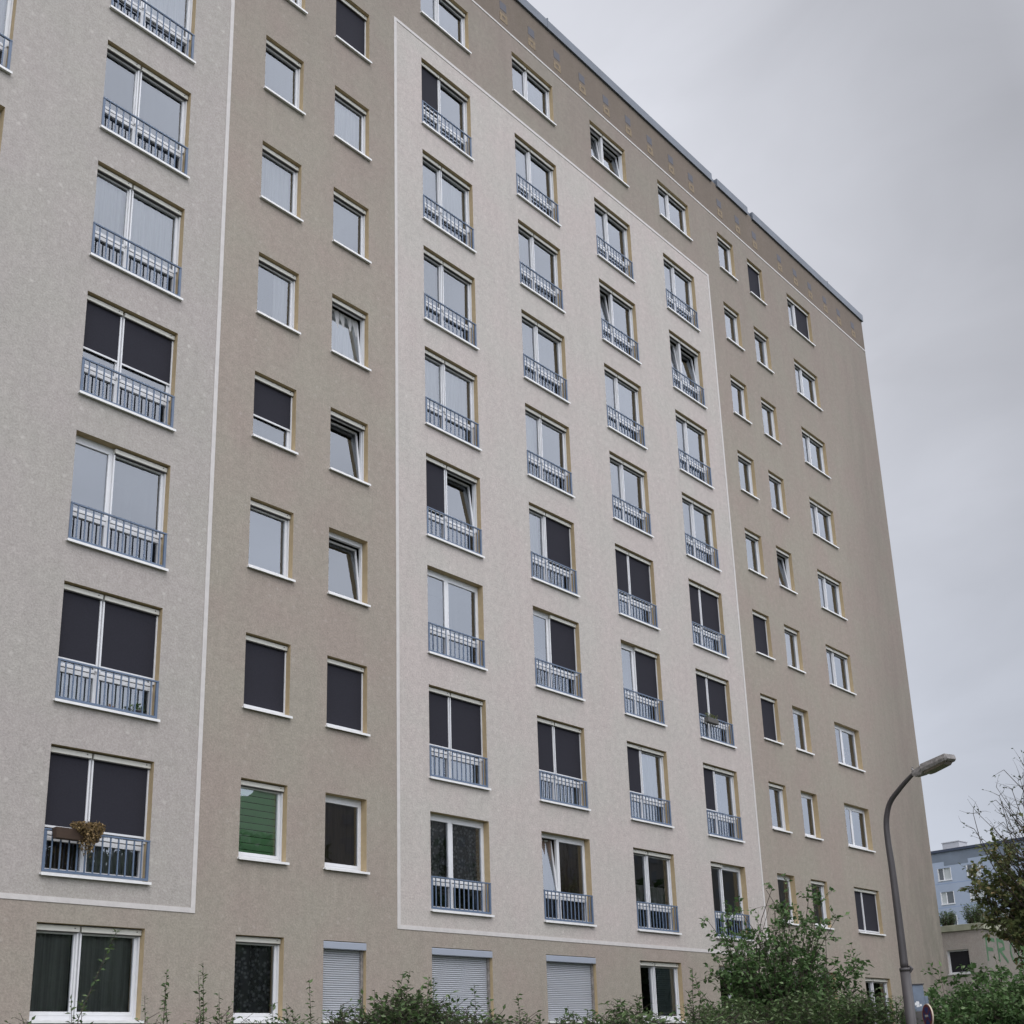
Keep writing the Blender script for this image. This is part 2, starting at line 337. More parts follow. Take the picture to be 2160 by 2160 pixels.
# white painted bands
tb = MB(); bw = .085; Y = -.012
def band(mb, a, b, z0, z1): mb.box(a, b, Y, .05 if False else .0, z0, z1)
band(tb, X0, 11.86, 4.13, 4.13+bw); band(tb, 11.86-bw, 11.86, 4.13+bw, 26.80-bw); band(tb, X0, 11.86, 26.80-bw, 26.80)
part(tb, 'painted_band', M['trim'])
tb = MB(); a, b, z0, z1 = PANELS[1]
band(tb, a, b, z0, z0+bw); band(tb, a, b, z1-bw, z1); band(tb, a, a+bw, z0+bw, z1-bw); band(tb, b-bw, b, z0+bw, z1-bw)
part(tb, 'painted_band', M['trim'])
tb = MB(); band(tb, X0, X1, 29.56, 29.62); part(tb, 'attic_band', M['trim'])
# attic vents: grey square over ochre square
VX = [20.8-1.2*k for k in range(12, 0, -1)] + [20.8, 22.03, 23.2, 24.41, 25.62, 26.79, 27.98, 29.21, 30.41, 32.22, 33.42, 34.61, 36.44, 37.65, 38.82, 40.07, 41.25, 42.51]
for x in VX:
    v = MB(); v.box(x-.14, x+.14, -.006, 0, 30.22, 30.50); part(v, 'vent_cover', M['ventg'])
    v = MB(); v.ring(x-.15, x+.17, -.007, 0, 29.81, 30.11, .10); part(v, 'vent_surround', M['vento'])

# ---- windows. state codes per sash: g glass with rolled-up screen, d screen down, p screen part down, n no screen fitted, t tilted (with box), x tilted without box, s roller shutter
def curtain(W_, H_, kind, x0, x1, z0, z1, par, off):
    if kind in ('', 'o'): return
    m = MB()
    if kind in ('gs', 'vs', 'pl'):
        n = int((z1-z0)/(.125 if kind == 'gs' else .05)); st = (z1-z0)/n; yb = .25
        for k in range(n): m.quad((x0, yb+.012, z0+k*st), (x1, yb+.012, z0+k*st), (x1, yb-.008, z0+(k+.88)*st), (x0, yb-.008, z0+(k+.88)*st))
        o = m.build({'gs': 'green_slatted_blind', 'vs': 'slatted_blind', 'pl': 'pleated_blind'}[kind], M[{'gs': 'greenslat', 'vs': 'greyslat', 'pl': 'pleat'}[kind]], par)
        return o
    if kind[-1] == 'h': z1 = z0+(z1-z0)*.42
    if kind[-1] == 'r': x0 = x0+(x1-x0)*.62
    mat = {'w': 'c_w', 's': 'c_s', 'k': 'c_k', 'd': 'c_d', 'l': 'c_l', 'c': 'c_o'}[kind[0]]
    n = max(8, int((x1-x0)*26)); ph = rnd.random()*6
    pts = [(x0+(x1-x0)*i/n, .31+.022*math.sin(i*1.35+ph)+.012*math.sin(i*.61+ph*2)) for i in range(n+1)]
    for i in range(n):
        (a, ya), (b, yb) = pts[i], pts[i+1]; m.quad((a, ya, z0), (b, yb, z0), (b, yb, z1), (a, ya, z1))
    return m.build('curtain', M[mat], par)
def window(c, r, st, cur=('', ''), pf=.7, label=None):
    x0, x1, z0, z1 = OPEN[(c, r)]; Wd = x1-x0; H = z1-z0; french = H > 1.8
    base = Vector((x0, 0, z0)) + OFF
    two = Wd > 1.3
    mxp = Wd*.42; mw = .05
    zl = .60 if french else 0.0           # transom height (bottom of the upper lights)
    f = MB(); fw = .042; FY0, FY1 = .165, .235
    f.box(0, Wd, FY0, FY1, 0, .075); f.box(0, Wd, FY0, FY1, H-.103, H); f.box(0, fw, FY0, FY1, .075, H-.103); f.box(Wd-fw, Wd, FY0, FY1, .075, H-.103)
    if two: f.box(mxp-mw/2, mxp+mw/2, FY0, FY1, .075, H-.103)
    if french: f.box(fw, (mxp-mw/2) if two else Wd-fw, FY0, FY1, zl-.03, zl+.015)
    if french and two: f.box(mxp+mw/2, Wd-fw, FY0, FY1, zl-.03, zl+.015)
    win = f.build('window', M['frame'], bld, loc=base, bevel=.004)
    if label: win['label'] = label
    # reveal
    rv = MB(); e = .001
    rv.quad((0, 0, 0), (0, .24, 0), (0, .24, H), (0, 0, H)); rv.quad((Wd, .24, 0), (Wd, 0, 0), (Wd, 0, H), (Wd, .24, H)); rv.quad((0, 0, H), (0, .24, H), (Wd, .24, H), (Wd, 0, H))
    rv.build('reveal', M['ochre'], win)
    # sill
    sl_ = MB(); sl_.box(-.03, Wd+.03, -.066, .16, -.030, -.004); sl_.box(-.032, Wd+.032, -.070, -.064, -.045, -.001)
    sl_.build('sill', M['sill'], win)
    if st == 's':
        b = MB(); b.box(.0, Wd, -.012, .14, H-.15, H-.015); b.build('shutter_box', M['shutbox'], win, bevel=.01)
        b = MB(); p = .041; n = int((H-.15)/p)
        for k in range(n):
            za = H-.15-k*p
            b.quad((.02, .145, za-p), (Wd-.06, .145, za-p), (Wd-.06, .122, za-p*.72), (.02, .122, za-p*.72))
            b.quad((.02, .122, za-p*.72), (Wd-.06, .122, za-p*.72), (Wd-.06, .122, za-p*.30), (.02, .122, za-p*.30))
            b.quad((.02, .122, za-p*.30), (Wd-.06, .122, za-p*.30), (Wd-.06, .150, za), (.02, .150, za))
        b.build('roller_shutter', M['slat'], win)
        b = MB(); b.box(Wd-.06, Wd, .08, .15, 0, H-.15); b.build('shutter_rail', M['lamphead'], win)
        return win
    # interior
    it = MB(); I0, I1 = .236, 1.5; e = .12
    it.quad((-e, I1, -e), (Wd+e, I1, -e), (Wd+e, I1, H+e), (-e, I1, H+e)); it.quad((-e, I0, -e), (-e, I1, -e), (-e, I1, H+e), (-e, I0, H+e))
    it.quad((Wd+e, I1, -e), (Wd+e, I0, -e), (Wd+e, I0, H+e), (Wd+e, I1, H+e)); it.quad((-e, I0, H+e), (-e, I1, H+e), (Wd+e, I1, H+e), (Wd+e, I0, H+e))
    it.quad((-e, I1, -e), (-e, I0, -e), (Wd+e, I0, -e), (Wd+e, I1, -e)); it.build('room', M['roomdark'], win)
    fr = MB(); fr.quad((-e, I0, -e), (0, I0, -e), (0, I0, H+e), (-e, I0, H+e)); fr.quad((Wd, I0, -e), (Wd+e, I0, -e), (Wd+e, I0, H+e), (Wd, I0, H+e))
    spans = [(fw, mxp-mw/2), (mxp+mw/2, Wd-fw)] if two else [(fw, Wd-fw)]
    for k, (a, b) in enumerate(spans):
        s = st[k] if k < len(st) else st[-1]
        zb = (zl+.03) if french else .075
        zt = H-.103
        # sash
        sm = MB(); sw = .040
        sm.ring(0, b-a, -.028, .045, 0, zt-zb, sw, .06)
        so_ = sm.build('sash', M['frame'], win, loc=(a, .19, zb), bevel=.004)
        pm = MB(); pm.quad((sw, .0, .06), (b-a-sw, .0, .06), (b-a-sw, .0, zt-zb-sw), (sw, .0, zt-zb-sw))
        pn = pm.build('pane', M['glass'], win, loc=(a, .19, zb))
        if s in 'tx':
            for q in (so_, pn): q.rotation_euler = (-D2R(6.5), 0, 0)
        else:
            j = rnd.uniform(-.9, .9)
            pn.rotation_euler = (D2R(j)*.5, 0, D2R(rnd.uniform(-.5, .5)))
        if french:
            pm = MB(); pm.quad((a, .20, .075), (b, .20, .075), (b, .20, zl-.03), (a, .20, zl-.03)); pm.build('lower_pane', M['glass'], win)
            lm = MB(); lm.ring(a, b, .16, .20, .076, zl-.031, .028); lm.build('lower_frame', M['frame'], win)
            curtain(Wd, H, cur[k] if cur[k] in ('k', 'd') else ('s' if rnd.random() < .2 else ''), a, b, .08, zl-.03, win, 0)
        curtain(Wd, H, cur[k], a+.01, b-.01, zb+.01, zt-.01, win, 0)
        # screen box / guides
        ga, gb = (0 if k == 0 else mxp+.012), (Wd if (not two or k == 1) else mxp-.012)
        if s in 'gdpt':
            bx = MB(); bx.box(ga+.006, gb-.006, .085, .155, H-.108, H-.022)
            bx.build('screen_box', M['box'], win, bevel=.006)
            sg_ = MB(); sg_.box(ga+.01, gb-.01, .10, .158, H-.121, H-.109); sg_.build('shadow_gap', M['lamp'], win)  # thin dark strip standing in for the shadow under the screen box
            bt = MB(); bt.box(gb-.10, gb-.08, .078, .086, H-.062, H-.047); bt.build('bolt', M['lamp'], win)
            for ra in (ga+.004, gb-.030):
                gr = MB(); gr.box(ra, ra+.026, .125, .163, .0 if not french else .66, H-.108); gr.build('guide_rail', M['frame'], win)
            zlow = .775 if french else .10
            if s == 'd' or s == 'p':
                zz = zlow if s == 'd' else (H-.108) - pf*((H-.108)-zlow)
                sm = MB(); sm.quad((ga+.030, .145, zz), (gb-.030, .145, zz), (gb-.030, .145, H-.108), (ga+.030, .145, H-.108)); sm.build('screen', M['screen'], win)
                bb = MB(); bb.box(ga+.030, gb-.030, .135, .158, zz-.033, zz); bb.build('screen_bar', M['frame'], win)
    if french:
        rl = MB(); hz = .695
        rl.box(.0, Wd, -.020, .015, hz-.028, hz); rl.box(.0, Wd, -.014, .012, .022, .062)
        rl.box(.0, .045, -.014, .022, .062, hz-.028); rl.box(Wd-.045, Wd, -.014, .022, .062, hz-.028)
        n = 13
        for k in range(1, n):
            x = Wd*k/n; rl.box(x-.012, x+.012, -.008, .006, .062, hz-.028)
        rl.build('railing', M['rail'], win)
    return win
ST = {
 'A': {8: ('gg', 'ss'), 7: ('gg', 'ss'), 6: ('gg', 'ww'), 5: ('nn', 'ss'), 9: ('gg', 'ss')},
 'B': {9: ('gg', 'ss'), 8: ('gg', 'ww'), 7: ('gg', 'sw'), 6: ('gg', 'ss'), 5: ('gg', 'ww'), 4: ('pp', 'ss'), 3: ('ng', ('vs', 's')), 2: ('dd', 'dd'), 1: ('dd', 'kd'), 0: ('gg', 'dd')},
 'C': {9: 'gs', 8: 'gs', 7: 'gs', 6: 'gw', 5: ('g', ('wr',)), 4: 'ps', 3: ('g', ('vs',)), 2: 'ds', 1: ('g', ('gs',)), 0: 'gl'},
 'D': {9: 'gs', 8: 'ds', 7: 'gw', 6: 'gs', 5: 'tw', 4: 't ', 3: 'x ', 2: 'ds', 1: 'nk', 0: ('s', '')},
 'E': {9: ('gg', 'ss'), 8: ('dg', 's '), 7: ('gg', 'sw'), 6: ('gg', 'ss'), 5: ('gg', 'ww'), 4: ('dt', '  '), 3: ('nn', 'ss'), 2: ('dd', 'dd'), 1: ('nn', 'll'), 0: ('s', '')},
 'F': {9: ('gg', 'ss'), 8: ('gg', 'ss'), 7: ('gg', 's '), 6: ('gg', 'ss'), 5: ('gg', 'ws'), 4: ('gd', 'ws'), 3: ('nd', 's '), 2: ('dd', 'dd'), 1: ('xn', 'kk'), 0: ('s', '')},
 'G': {9: ('tt', '  '), 8: ('gg', 's '), 7: ('tg', '  '), 6: ('gg', 'ss'), 5: ('gg', 's '), 4: ('dd', 'ss'), 3: ('nd', 's '), 2: ('dg', ' d'), 1: ('gg', ('wh', 'wh')), 0: ('gg', ('', 'pl'))},
 'H': {9: ('gg', 's '), 8: ('gg', '  '), 7: ('tt', '  '), 6: ('gg', 's '), 5: ('gg', 'ss'), 4: ('dd', 'ss'), 3: ('dd', 'ss'), 2: ('dg', ' s'), 1: ('gn', '  '), 0: ('nn', '  ')},
 'I': {9: 'g ', 8: 'gs', 7: 'g ', 6: 'g ', 5: 'gs', 4: 'ds', 3: 'ds', 2: 'gs', 1: 'nk', 0: 'nk'},
 'J': {9: 'ds', 8: 'g ', 7: ('g', ('cr',)), 6: 'g ', 5: 't ', 4: ('g', ('c',)), 3: 'n ', 2: 'nk', 1: 'gk', 0: 'nk'},
 'K': {9: ('gd', 's '), 8: ('gg', 's '), 7: ('gg', 's '), 6: ('gg', 's '), 5: ('gg', 's '), 4: ('gg', 's '), 3: ('nn', '  '), 2: ('nn', '  '), 1: ('dd', 'ss'), 0: ('gg', '  ')},
}
WLAB = {('C', 1): 'window with a bright green slatted blind drawn', ('D', 1): 'unscreened window with dark brown curtain', ('B', 0): 'wide ground floor window with dim striped net curtains',
        ('B', 4): 'French window with both charcoal screens lowered two thirds', ('C', 4): 'window with its charcoal screen half lowered', ('D', 3): 'tilted open window without a screen box'}
for c in COLX:
    for r in range(10):
        s = ST[c].get(r, ('gg', 'ss') if c in 'ABEFGHK' else 'gs')
        if isinstance(s, str): st, cu = s[0], (s[1],)
        else: st, cu = s
        cu = tuple((x if x != ' ' else '') for x in cu) or ('',)
        if len(cu) < 2: cu = (cu[0] if cu else '',)*2
        window(c, r, st, cu, pf={'B': .80, 'C': .62, 'J': .34}.get(c, .7), label=WLAB.get((c, r)))

# ------------------------------------------------------------------ foliage helpers
def leaf_mesh(points, size, elong=1.6, droop=.3, rg=rnd, curl=.25):
    """points: list of (pos, dir). every leaf is its own folded little blade"""
    V = []; F = []
    for p, d in points:
        l = size*rg.uniform(.65, 1.25); wv = l/elong/2
        d = (d + Vector((rg.gauss(0, .45), rg.gauss(0, .45), rg.gauss(0, .4)-droop))).normalized()
        sd_ = d.cross(Vector((rg.gauss(0, .6), rg.gauss(0, .6), 1))).normalized()
        nn = sd_.cross(d)
        a = p; b = p+d*l*.45+sd_*wv+nn*curl*wv; c_ = p+d*l-nn*curl*wv; e = p+d*l*.45-sd_*wv+nn*curl*wv; m = p+d*l*.5-nn*.1*wv
        n = len(V); V += [a, b, c_, e, m]; F += [(n, n+1, n+4), (n+1, n+2, n+4), (n+2, n+3, n+4), (n+3, n, n+4)]
    return V, F
def mk_leaves(name, pts, size, mat, parent, origin, **k):
    V, F = leaf_mesh(pts, size, **k)
    me = bpy.data.meshes.new(name); me.from_pydata([tuple(v-origin) for v in V], [], F); me.materials.append(mat); me.update()
    o = bpy.data.objects.new(name, me); COL.objects.link(o); o.parent = parent; return o
def bend(a, b, k, rg, n=5):
    mid = (a+b)/2 + Vector((rg.gauss(0, 1), rg.gauss(0, 1), rg.gauss(0, .6)))*k*(b-a).length
    return [a*(1-t)**2+mid*2*t*(1-t)+b*t*t for t in [i/(n-1) for i in range(n)]]
def tree(name, base, trunk_h, centre, radii, limbs, twigs, leaves, leaf, label, cat, mat='leaf', group=None, stems=1, trunk_r=.12, seed=1, fill=.5, twiglen=.5, clear=None, barep=0.0):
    rg = random.Random(seed); base = Vector(base); centre = Vector(centre); rr = Vector(radii)
    root = empty(name, base); tag(root, label, cat, group)
    wood = MB(); pts = []
    tops = []
    for s_ in range(stems):
        off = Vector((rg.gauss(0, .12), rg.gauss(0, .12), 0))*(stems > 1)
        top = base + Vector((0, 0, trunk_h)) + Vector((rg.gauss(0, .25), rg.gauss(0, .25), 0))*(1 if stems > 1 else .3)
        tp = bend(base+off, top, .05, rg, 6); r0 = trunk_r*(.55 if stems > 1 else 1)
        wood.tube([p-base for p in tp], [r0*(1-.35*i/5) for i in range(6)], 8); tops.append((tp, r0))
    for _ in range(limbs):
        while True:
            u = Vector((rg.uniform(-1, 1), rg.uniform(-1, 1), rg.uniform(-1, 1)))
            if fill < u.length < 1.0: break
        n_ = mnoise.noise(u*1.7+Vector((seed, 0, 0)))
        u *= (1+.35*n_)
        tip = centre + Vector((u.x*rr.x, u.y*rr.y, u.z*rr.z))
        tp, r0 = tops[rg.randrange(len(tops))]
        st = tp[rg.randrange(3, 6)]
        lp = bend(st, tip, .14, rg, 6)
        lr = r0*rg.uniform(.22, .42)
        wood.tube([p-base for p in lp], [lr*(1-.15*i)+.002 for i in range(6)], 5, False)
        bare = rg.random() < barep
        for t in range(twigs):
            q = lp[rg.randrange(2, 6)]
            dr = (tip-st).normalized()*.6 + Vector((rg.gauss(0, .7), rg.gauss(0, .7), rg.gauss(.15, .6)))
            dr.normalize(); e = q + dr*twiglen*rg.uniform(.4, 1.1)
            tw = bend(q, e, .12, rg, 4)
            wood.tube([p-base for p in tw], [.007*trunk_r/.1, .005*trunk_r/.1, .003, .002], 4, False)
            for l in range(leaves if not bare else max(1, leaves//6)):
                k = rg.random(); i = min(int(k*3), 2); pp = tw[i].lerp(tw[i+1], k*3-i)
                pts.append((pp+Vector((rg.gauss(0, .02), rg.gauss(0, .02), rg.gauss(0, .02))), (dr+Vector((rg.gauss(0, .8), rg.gauss(0, .8), rg.gauss(0, .5)))).normalized()))
    wood.build('trunk', M['bark'], root, smooth=True)
    mk_leaves('crown', pts, leaf, M[mat], root, base, rg=rg)
    return root
def shrub(base, h, wdt, nst, label, mat='leaf2', seed=1, leaf=.05, tall=(), dens=1.0, name='shrub', group='shrubs along the foot of the wall', cat='shrub', lo=.84, t0=.5):
    """many upright stems with paired narrow leaves; tall = extra long shoots (dx, dy, height, lean)"""
    rg = random.Random(seed); base = Vector(base); root = empty(name, base); tag(root, label, cat, group)
    wood = MB(); pts = []
    stems = []
    for _ in range(nst):
        a = rg.uniform(0, 6.283); r = wdt*math.sqrt(rg.random()); hh = h*rg.uniform(lo, 1.03)*(1-.10*(r/wdt)**2)
        b0 = base+Vector((math.cos(a)*r*.5, math.sin(a)*r*.5, 0)); tip = base+Vector((math.cos(a)*r, math.sin(a)*r, hh)); stems.append((b0, tip, 1))
    for dx, dy, hh, ln in tall: stems.append((base+Vector((dx*.6, dy, 0)), base+Vector((dx+ln, dy, hh)), .6))
    for b0, tip, de in stems:
        sp_ = bend(b0, tip, .05, rg, 7); Ls = (tip-b0).length
        wood.tube([p-base for p in sp_], [.009, .008, .007, .006, .005, .004, .002], 4, False)
        n = int(Ls*(1-t0)/.75/.028*dens*(.75 if de < 1 else 1))
        for k in range(n):
            t = t0+(1-t0)*k/n; i = min(int(t*6), 5); pp = sp_[i].lerp(sp_[i+1], t*6-i); a = rg.uniform(0, 6.283)
            dr = Vector((math.cos(a), math.sin(a), rg.uniform(.1, .7)))
            if de == 1 and rg.random() < .55:
                q = pp+dr*rg.uniform(.05, .16)
                wood.tube([pp-base, q-base], [.003, .002], 3, False); pp = q
            pts.append((pp, dr.normalized()))
    wood.build('stems', M['bark'], root, smooth=True)
    mk_leaves('foliage', pts, leaf, M[mat], root, base, rg=rg, elong=2.1, droop=.05)
    return root

# ------------------------------------------------------------------ shrubs in front of the wall
def ground_at(x, dist):
    p = at(x, 2100, dist); return Vector((p.x, p.y, 0))
def zof(y, x, dist): return at(x, y, dist).z
SH = [ # photo x, y of the body's top, half width m, distance, stems, shoots [(photo x, photo y)], leaf, label
 (20, 2152, .45, 11.5, 46, [], .045, 'dark curly shrub cut by the left edge under the wide window'),
 (175, 2158, .45, 11.5, 14, [(150, 2110), (172, 2115)], .04, 'sparse low shrub under the wide ground floor window'),
 (330, 2150, .30, 11.5, 16, [(305, 2105), (352, 2052), (347, 2080)], .04, 'shrub with one tall shoot right of the wide ground floor window'),
 (440, 2128, .42, 11.5, 34, [(428, 2035), (462, 2098), (418, 2060)], .042, 'shrub with the tallest shoot left of the lace curtained window'),
 (600, 2128, .40, 12, 44, [(575, 2120), (652, 2068), (605, 2128)], .043, 'shrub between lace curtained window and narrow shuttered window'),
 (745, 2118, .42, 12, 60, [(790, 2092), (765, 2100), (812, 2100)], .045, 'shrub in front of the narrow shuttered window'),
 (862, 2082, .42, 12, 90, [(865, 2050), (850, 2058), (828, 2082), (905, 2066), (915, 2066)], .052, 'tall pointed leafy shrub between the narrow and first wide shutter'),
 (990, 2122, .45, 12, 70, [(965, 2104), (948, 2106), (1000, 2080), (1030, 2108)], .045, 'shrub in front of the first wide shuttered window'),
 (1095, 2140, .38, 12, 40, [(1092, 2100), (1138, 2142), (1140, 2146)], .042, 'low shrub between the two wide shuttered windows'),
 (1215, 2132, .40, 12.5, 46, [(1198, 2128), (1240, 2132)], .045, 'shrub in front of the second wide shuttered window'),
 (1318, 2112, .45, 12.5, 64, [(1302, 2110), (1350, 2102), (1343, 2104), (1308, 2108)], .055, 'arching leafy shrub left of the half pleated window'),
 (1405, 2146, .40, 12.5, 60, [(1385, 2140)], .045, 'low shrub under the half pleated window'),
 (1462, 2110, .22, 12.5, 14, [(1461, 2046), (1465, 2060), (1478, 2100), (1452, 2095)], .045, 'slender upright shrub right of the half pleated window'),
 (1530, 2128, .50, 13.5, 90, [], .045, 'dense low shrub at the foot of the small tree')]
for i, (px, py, wd, ds, ns, tall, lf, lab) in enumerate(SH):
    b = ground_at(px, ds); h = zof(py+14, px, ds)+.03
    tl = []
    for tx, ty in tall:
        q = at(tx, ty, ds); dv = Vector((q.x-b.x, q.y-b.y, 0)); tl.append((dv.x, dv.y, q.z+.02, 0))
    shrub(b, h, wd, int(ns*1.5), lab, seed=20+i, leaf=lf*1.3, tall=tl, dens=1.7)
# single wild shoot rising in front of the wide ground floor window
b = ground_at(160, 9); rg = random.Random(5)
root = empty('wild_shoot', b); tag(root, 'single thin leaning leafy shoot in front of the wide ground floor window', 'plant')
pth = [Vector((b.x, b.y, 0)), at(165, 2150, 9), at(195, 2080, 9), at(222, 2020, 9), at(247, 1962, 9)]
m = MB(); m.tube([p-b for p in pth], [.005, .0035, .003, .002, .001], 5); m.build('stem', M['bark'], root)
pp = []
for k in range(44):
    t = .25+.75*rg.random()**.8; i = min(int(t*4), 3); p = pth[i].lerp(pth[i+1], t*4-i); pp.append((p, Vector((rg.gauss(0, 1), rg.gauss(0, 1), .4)).normalized()))
mk_leaves('leaves', pp, .042, M['leaf2'], root, b, rg=rg, elong=2)

# ------------------------------------------------------------------ small tree in front of the right-hand windows
c = at(1640, 2085, 26.5)
tree('small_tree', (c.x, c.y, 0), 2.1, (c.x, c.y, c.z+.3), (1.6, 1.6, 1.85), 200, 8, 8, .115,
     'small bushy green tree with several thin stems before the lower right windows', 'tree', 'leaf', stems=6, trunk_r=.07, seed=11, fill=.25, twiglen=.42)
c = at(1560, 2150, 25)
shrub((c.x, c.y, 0), c.z+.35, 1.0, 230, 'broad dense shrub under the small tree', seed=61, leaf=.10, dens=.9)
c = at(1720, 2130, 25.2)
shrub((c.x, c.y, 0), c.z+.35, 1.15, 230, 'broad dark green shrub left of the lamp post', seed=62, leaf=.10, dens=.9)
c = at(1850, 2140, 25.6)
shrub((c.x, c.y, 0), c.z+.45, .75, 90, 'loose green shrub directly beside the lamp post', seed=63, leaf=.10, dens=.9)

# ------------------------------------------------------------------ big bush and tree at the right edge
for i, (px, py, ds, rx, n, lab) in enumerate([(2015, 2150, 27, 1.0, 130, 'dark green bush right of the round sign'), (2085, 2095, 29, 1.5, 210, 'large dark green bush in front of the low annex'),
                                              (2165, 2080, 28, 1.5, 180, 'dark green bush cut by the right edge')]):
    c = at(px, py, ds); tree('bush', (c.x, c.y, 0), 1.0, (c.x, c.y, c.z-.60), (rx, rx, 1.0), n, 9, 9, .12, lab, 'bush', 'leaf', 'bushes before the annex', stems=5, trunk_r=.05, seed=31+i, fill=.2, twiglen=.5)
c = at(2232, 1855, 34)
tree('broad_tree', (c.x+.3, c.y, 0), 3.6, (c.x, c.y, c.z-.1), (1.95, 1.95, 1.8), 160, 10, 15, .15, 'olive and ochre leaved tree at the right edge before the blue building', 'tree', 'leaf3', stems=3, trunk_r=.11, seed=41, fill=.3, twiglen=.6)
c = at(2185, 1710, 33)
tree('sparse_tree', (c.x+.9, c.y-.2, 0), 5.5, (c.x, c.y, c.z-.1), (1.45, 1.45, 1.5), 60, 9, 2, .08, 'thin almost bare tree with scattered leaves rising against the sky', 'tree', 'leaffar', stems=2, trunk_r=.10, seed=43, fill=.55, twiglen=.55)

# ------------------------------------------------------------------ street lamp
LB = Vector((21.96, -7.95, 0)); lamp = empty('street_lamp', LB); tag(lamp, 'dark grey curved steel street lamp with flat head', 'street lamp')
tw = Vector((-.915, -.403, 0)); pr = Vector((.403, -.915, 0)); hdir = (pr*.74+tw*.67).normalized()
m = MB(); m.tube([(0, 0, 0), (0, 0, 1.4), (0, 0, 2.93)], [.105, .098, .092], 16)
m.tube([(0, 0, 2.93), (0, 0, 2.99)], [.098, .098], 16)
hs = [(0, 2.99, .075), (0, 3.8, .070), (-.01, 4.8, .064), (-.03, 5.35, .058), (-.02, 5.7, .055), (.05, 5.95, .052), (.17, 6.13, .050), (.36, 6.27, .047), (.56, 6.40, .044), (.80, 6.53, .036), (.9, 6.56, .034)]
# smooth the arm
def cat(ps, n=6):
    o = []
    for i in range(len(ps)-1):
        p0, p1, p2, p3 = ps[max(i-1, 0)], ps[i], ps[i+1], ps[min(i+2, len(ps)-1)]
        for k in range(n):
            t = k/n; o.append(tuple(.5*((2*b_)+(-a_+c_)*t+(2*a_-5*b_+4*c_-d_)*t*t+(-a_+3*b_-3*c_+d_)*t**3) for a_, b_, c_, d_ in zip(p0, p1, p2, p3)))
    o.append(ps[-1]); return o
sm = cat(hs)
m.tube([hdir*s_+Vector((0, 0, z)) for s_, z, r_ in sm], [r_ for s_, z, r_ in sm], 14)
m.build('pole', M['lamp'], lamp, smooth=True)
m = MB(); m.tube([(pr*.085+Vector((0, 0, 2.9))), (pr*.13+Vector((0, 0, 2.97))), (pr*.085+Vector((0, 0, 3.03)))], [.018, .03, .018], 8); m.build('clamp', M['lamp'], lamp)
# luminaire: local frame u along hdir(tilted up), v across, n up
u = (hdir + Vector((0, 0, .13))).normalized(); vv = Vector((0, 0, 1)).cross(u).normalized(); nn_ = u.cross(vv)
o0 = hdir*.78+Vector((0, 0, 6.50))
def hull(name, secs, mat, par=lamp):
    """secs: (s along, half width, z low, z high, bottom half width)"""
    mb = MB(); n0 = 0
    for s_, hw, zl_, zh, hb in secs:
        for a_, b_ in ((-hb, zl_), (hb, zl_), (hw, zl_*.3+zh*.2), (hw*.8, zh), (-hw*.8, zh), (-hw, zl_*.3+zh*.2)): mb.v.append(tuple(o0+u*s_+vv*a_+nn_*b_))
    k = 6
    for i in range(len(secs)-1):
        for j in range(k): mb.f.append((i*k+j, i*k+(j+1) % k, (i+1)*k+(j+1) % k, (i+1)*k+j))
    mb.f.append(tuple(range(k))[::-1]); mb.f.append(tuple((len(secs)-1)*k+j for j in range(k)))
    return mb.build(name, mat, par, bevel=.006)
hull('housing', [(0, .05, -.03, .06, .04), (.08, .075, -.07, .07, .06), (.24, .085, -.085, .085, .07), (.30, .145, -.06, .10, .12), (.88, .15, -.04, .095, .13), (.93, .12, -.02, .07, .11)], M['lamphead'])
hull('lens', [(.32, .10, -.10, -.05, .09), (.42, .12, -.105, -.05, .10), (.80, .12, -.085, -.035, .10), (.86, .10, -.05, -.03, .09)], M['lampglass'])
m = MB(); m.tube([o0+u*.04+nn_*.06, o0+u*.0+nn_*.12, o0+u*.03+nn_*.15], [.02, .022, .012], 8); m.build('cap', M['lamphead'], lamp)

# ------------------------------------------------------------------ no stopping sign, cabinet
sp_ = at(1957.5, 2143, 23.2)
sg = empty('road_sign', (sp_.x, sp_.y, 0)); tag(sg, 'round blue and red no stopping sign seen edge-on beside the lamp post', 'road sign')
vdir = Vector((sp_.x-CAM.x, sp_.y-CAM.y, 0)).normalized()
ang = math.atan2(-vdir.y, -vdir.x) - D2R(66)
fn = Vector((math.cos(ang), math.sin(ang), 0)); ft = Vector((0, 0, 1)).cross(fn)
def disc(mb, r0, r1, off, th=.003, seg=40, a0=0, a1=2*math.pi):
    for k in range(seg):
        A, B = a0+(a1-a0)*k/seg, a0+(a1-a0)*(k+1)/seg
        P = lambda r_, a_, o_: Vector((0, 0, sp_.z))+ft*math.cos(a_)*r_+Vector((0, 0, 1))*math.sin(a_)*r_+fn*o_
        mb.quad(P(r0, A, off), P(r1, A, off), P(r1, B, off), P(r0, B, off))
red = simple('sign_red', (.13, .022, .025), .5); blue = simple('sign_blue', (.015, .03, .12), .5); whi = simple('sign_rim', (.46, .37, .29), .5)
m = MB(); m.tube([Vector((0, 0, sp_.z))-fn*.012, Vector((0, 0, sp_.z))+fn*.012], [.21, .21], 40); m.build('sign_plate', whi, sg)
m = MB(); disc(m, 0, .196, .0125+.002); m.build('blue_field', blue, sg)
m = MB(); disc(m, .155, .196, .0125+.004)
